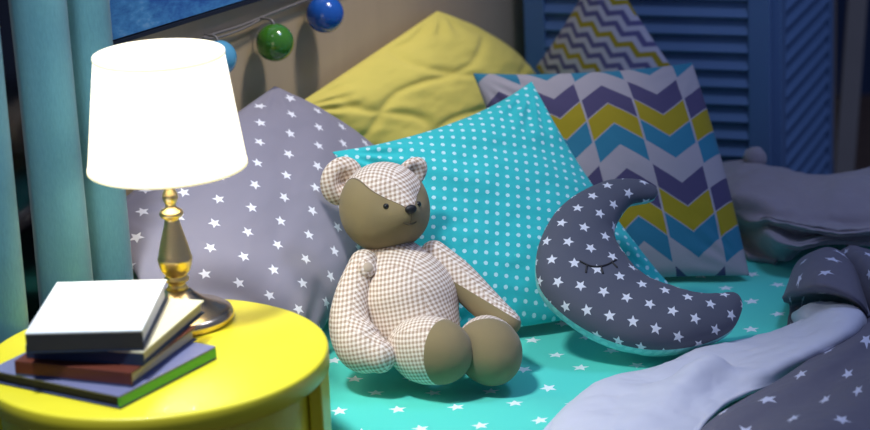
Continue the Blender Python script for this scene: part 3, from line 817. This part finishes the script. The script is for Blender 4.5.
# ------------------------------------------------------------------ string of ball lights
GN = WN+.042
garl = thing('string_light', ND(WN+.01, 3.0, .80), 'string of coloured ball lights on a grey cord along the wall', 'string light')
bm = bmesh.new()
add_sweep(bm, [atn(150, 62, WN+.006), atn(203, 38, WN+.008), atn(240, 26, WN+.010), atn(275, 12, WN+.010), atn(312, -2, WN+.010), atn(380, -26, WN+.008), atn(470, -60, WN+.006)], [.0025]*7, 8, 60)
add_sweep(bm, [atn(203, 38, WN+.012), atn(216, 38, WN+.013), atn(240, 30, WN+.014), atn(264, 18, WN+.014)], [.0020]*4, 8, 30)
obj('cord', bm, M['wire'], garl)
def balls_mat(nm, c): return plain(nm, c, .16, .5, coat=.5)
for px, py, rpx, nm, c in ((325, 14, 19.0, 'blue', (.015, .10, .42)), (275, 42.5, 19.0, 'green', (.05, .19, .015)), (219, 58, 18.0, 'pale blue', (.10, .36, .55))):
    c3 = atn(px, py, GN); r = rpx*(c3-CAM).length/FPX
    b_ = obj('ball_light', ball(c3, r, seg=40), balls_mat(nm+' glossy ball', c), garl); b_['label'] = nm+' glossy ball'
    obj('holder', sweep([c3+Zv*(r*.96), c3+Zv*(r+.006)-Nv*.006, c3+Zv*(r+.007)-Nv*.026], [.0030, .0022, .0015], 10, 8), M['wire'], b_)

# ------------------------------------------------------------------ louvred folding screen
def panel(o, e, w, zt, root):
    """o: hinge foot, e: unit vector along the panel"""
    t = Vector((-e.y, e.x, 0))                                # away from the camera
    sw = .040; bm = bmesh.new(); hz = zt/2
    for a in (sw/2, w-sw/2): add_box(bm, o+e*a+Zv*(hz+.01), e*(sw/2), t*.0125, Zv*hz)
    for z in (.06, .80, zt-.03): add_box(bm, o+e*(w/2)+Zv*z, e*(w/2-sw+.001), t*.0115, Zv*.035)
    p = obj('panel', bm, M['screen'], root, smooth=False); mod_bevel(p, .002)
    bm = bmesh.new(); pit = .0325; z = .11
    while z < zt-.08:
        if abs(z-.80) > .045:
            add_box(bm, o+e*(w/2)+Zv*z, e*(w/2-sw-.0005), t*.0095+Zv*.0155, (Zv*.0026-t*.0036))
        z += pit
    obj('louvres', bm, M['screen'], p, smooth=False)
s0 = atn(527, 60, -2.42); s0.z = 0
e1 = Vector((.945, -.326, 0)).normalized(); wp = .466
scr = thing('folding_screen', s0+e1*wp, 'blue louvred folding screen standing behind the bed', 'folding screen')
panel(s0, e1, .460, 1.75, scr)
e2 = Vector((.36, .93, 0)).normalized()
panel(s0+e1*.464+Vector((.004, .012, 0)), e2, .478, 1.75, scr)
for z in (.3, .95, 1.55):
    bm = bmesh.new(); add_sweep(bm, [s0+e1*.465+Vector((.0, -.006, z-.03)), s0+e1*.465+Vector((.0, -.006, z+.03))], [.004]*2, 10, 4)
    obj('hinge', bm, M['brass'], scr)
# plank leaning behind the screen
k0 = aty(846, 150, 4.95); k1 = aty(857.5, 0, 5.12); ax = (k1-k0).normalized()
foot = k0 - ax*((k0.z-.004)/ax.z); tall = 1.75
sx = (Rt-ax*Rt.dot(ax)).normalized(); sy = ax.cross(sx)
pk = obj('plank', box(foot+ax*(tall/2)+Zv*.012, sx*.021, sy*.010, ax*(tall/2)), M['plank'], smooth=False, origin=foot); mod_bevel(pk, .002)
tag(pk, 'narrow greyish wooden plank leaning at the right edge beyond the screen', 'plank')

# ------------------------------------------------------------------ light
def lamp_light(name, typ, loc, energy, col, **k):
    l = bpy.data.lights.new(name, typ); l.energy = energy; l.color = col
    for a, v in k.items(): setattr(l, a, v)
    o = bpy.data.objects.new(name, l); COL.objects.link(o); o.location = loc; return o
lamp_light('bulb_light', 'POINT', lc+Zv*(sb+.08), 3.8, (1, .84, .58), shadow_soft_size=.03)
key = lamp_light('unseen_overhead_light', 'SPOT', (-.60, 2.52, 2.5), 175, (.88, .94, 1), shadow_soft_size=.14, spot_size=math.radians(46), spot_blend=1)
key.rotation_euler = (Vector((-.27, 2.98, .45))-key.location).to_track_quat('-Z', 'Y').to_euler()
wl = lamp_light('unseen_overhead_light', 'SPOT', ND(-1.75, 3.1, 2.3), 74, (1, .93, .84), shadow_soft_size=.10, spot_size=math.radians(42), spot_blend=1)
wl.rotation_euler = (ND(-2.4, 3.0, .62)-wl.location).to_track_quat('-Z', 'Y').to_euler()
fill = lamp_light('unseen_overhead_light', 'AREA', (.9, 3.2, 2.55), 11, (.50, .60, 1), shape='DISK', size=.5)  # added bluish fill that brightens the back right; no lamp of the room
W = bpy.data.worlds.new('night room'); S.world = W; W.use_nodes = True
W.node_tree.nodes['Background'].inputs[0].default_value = (.20, .27, .55, 1); W.node_tree.nodes['Background'].inputs[1].default_value = .42
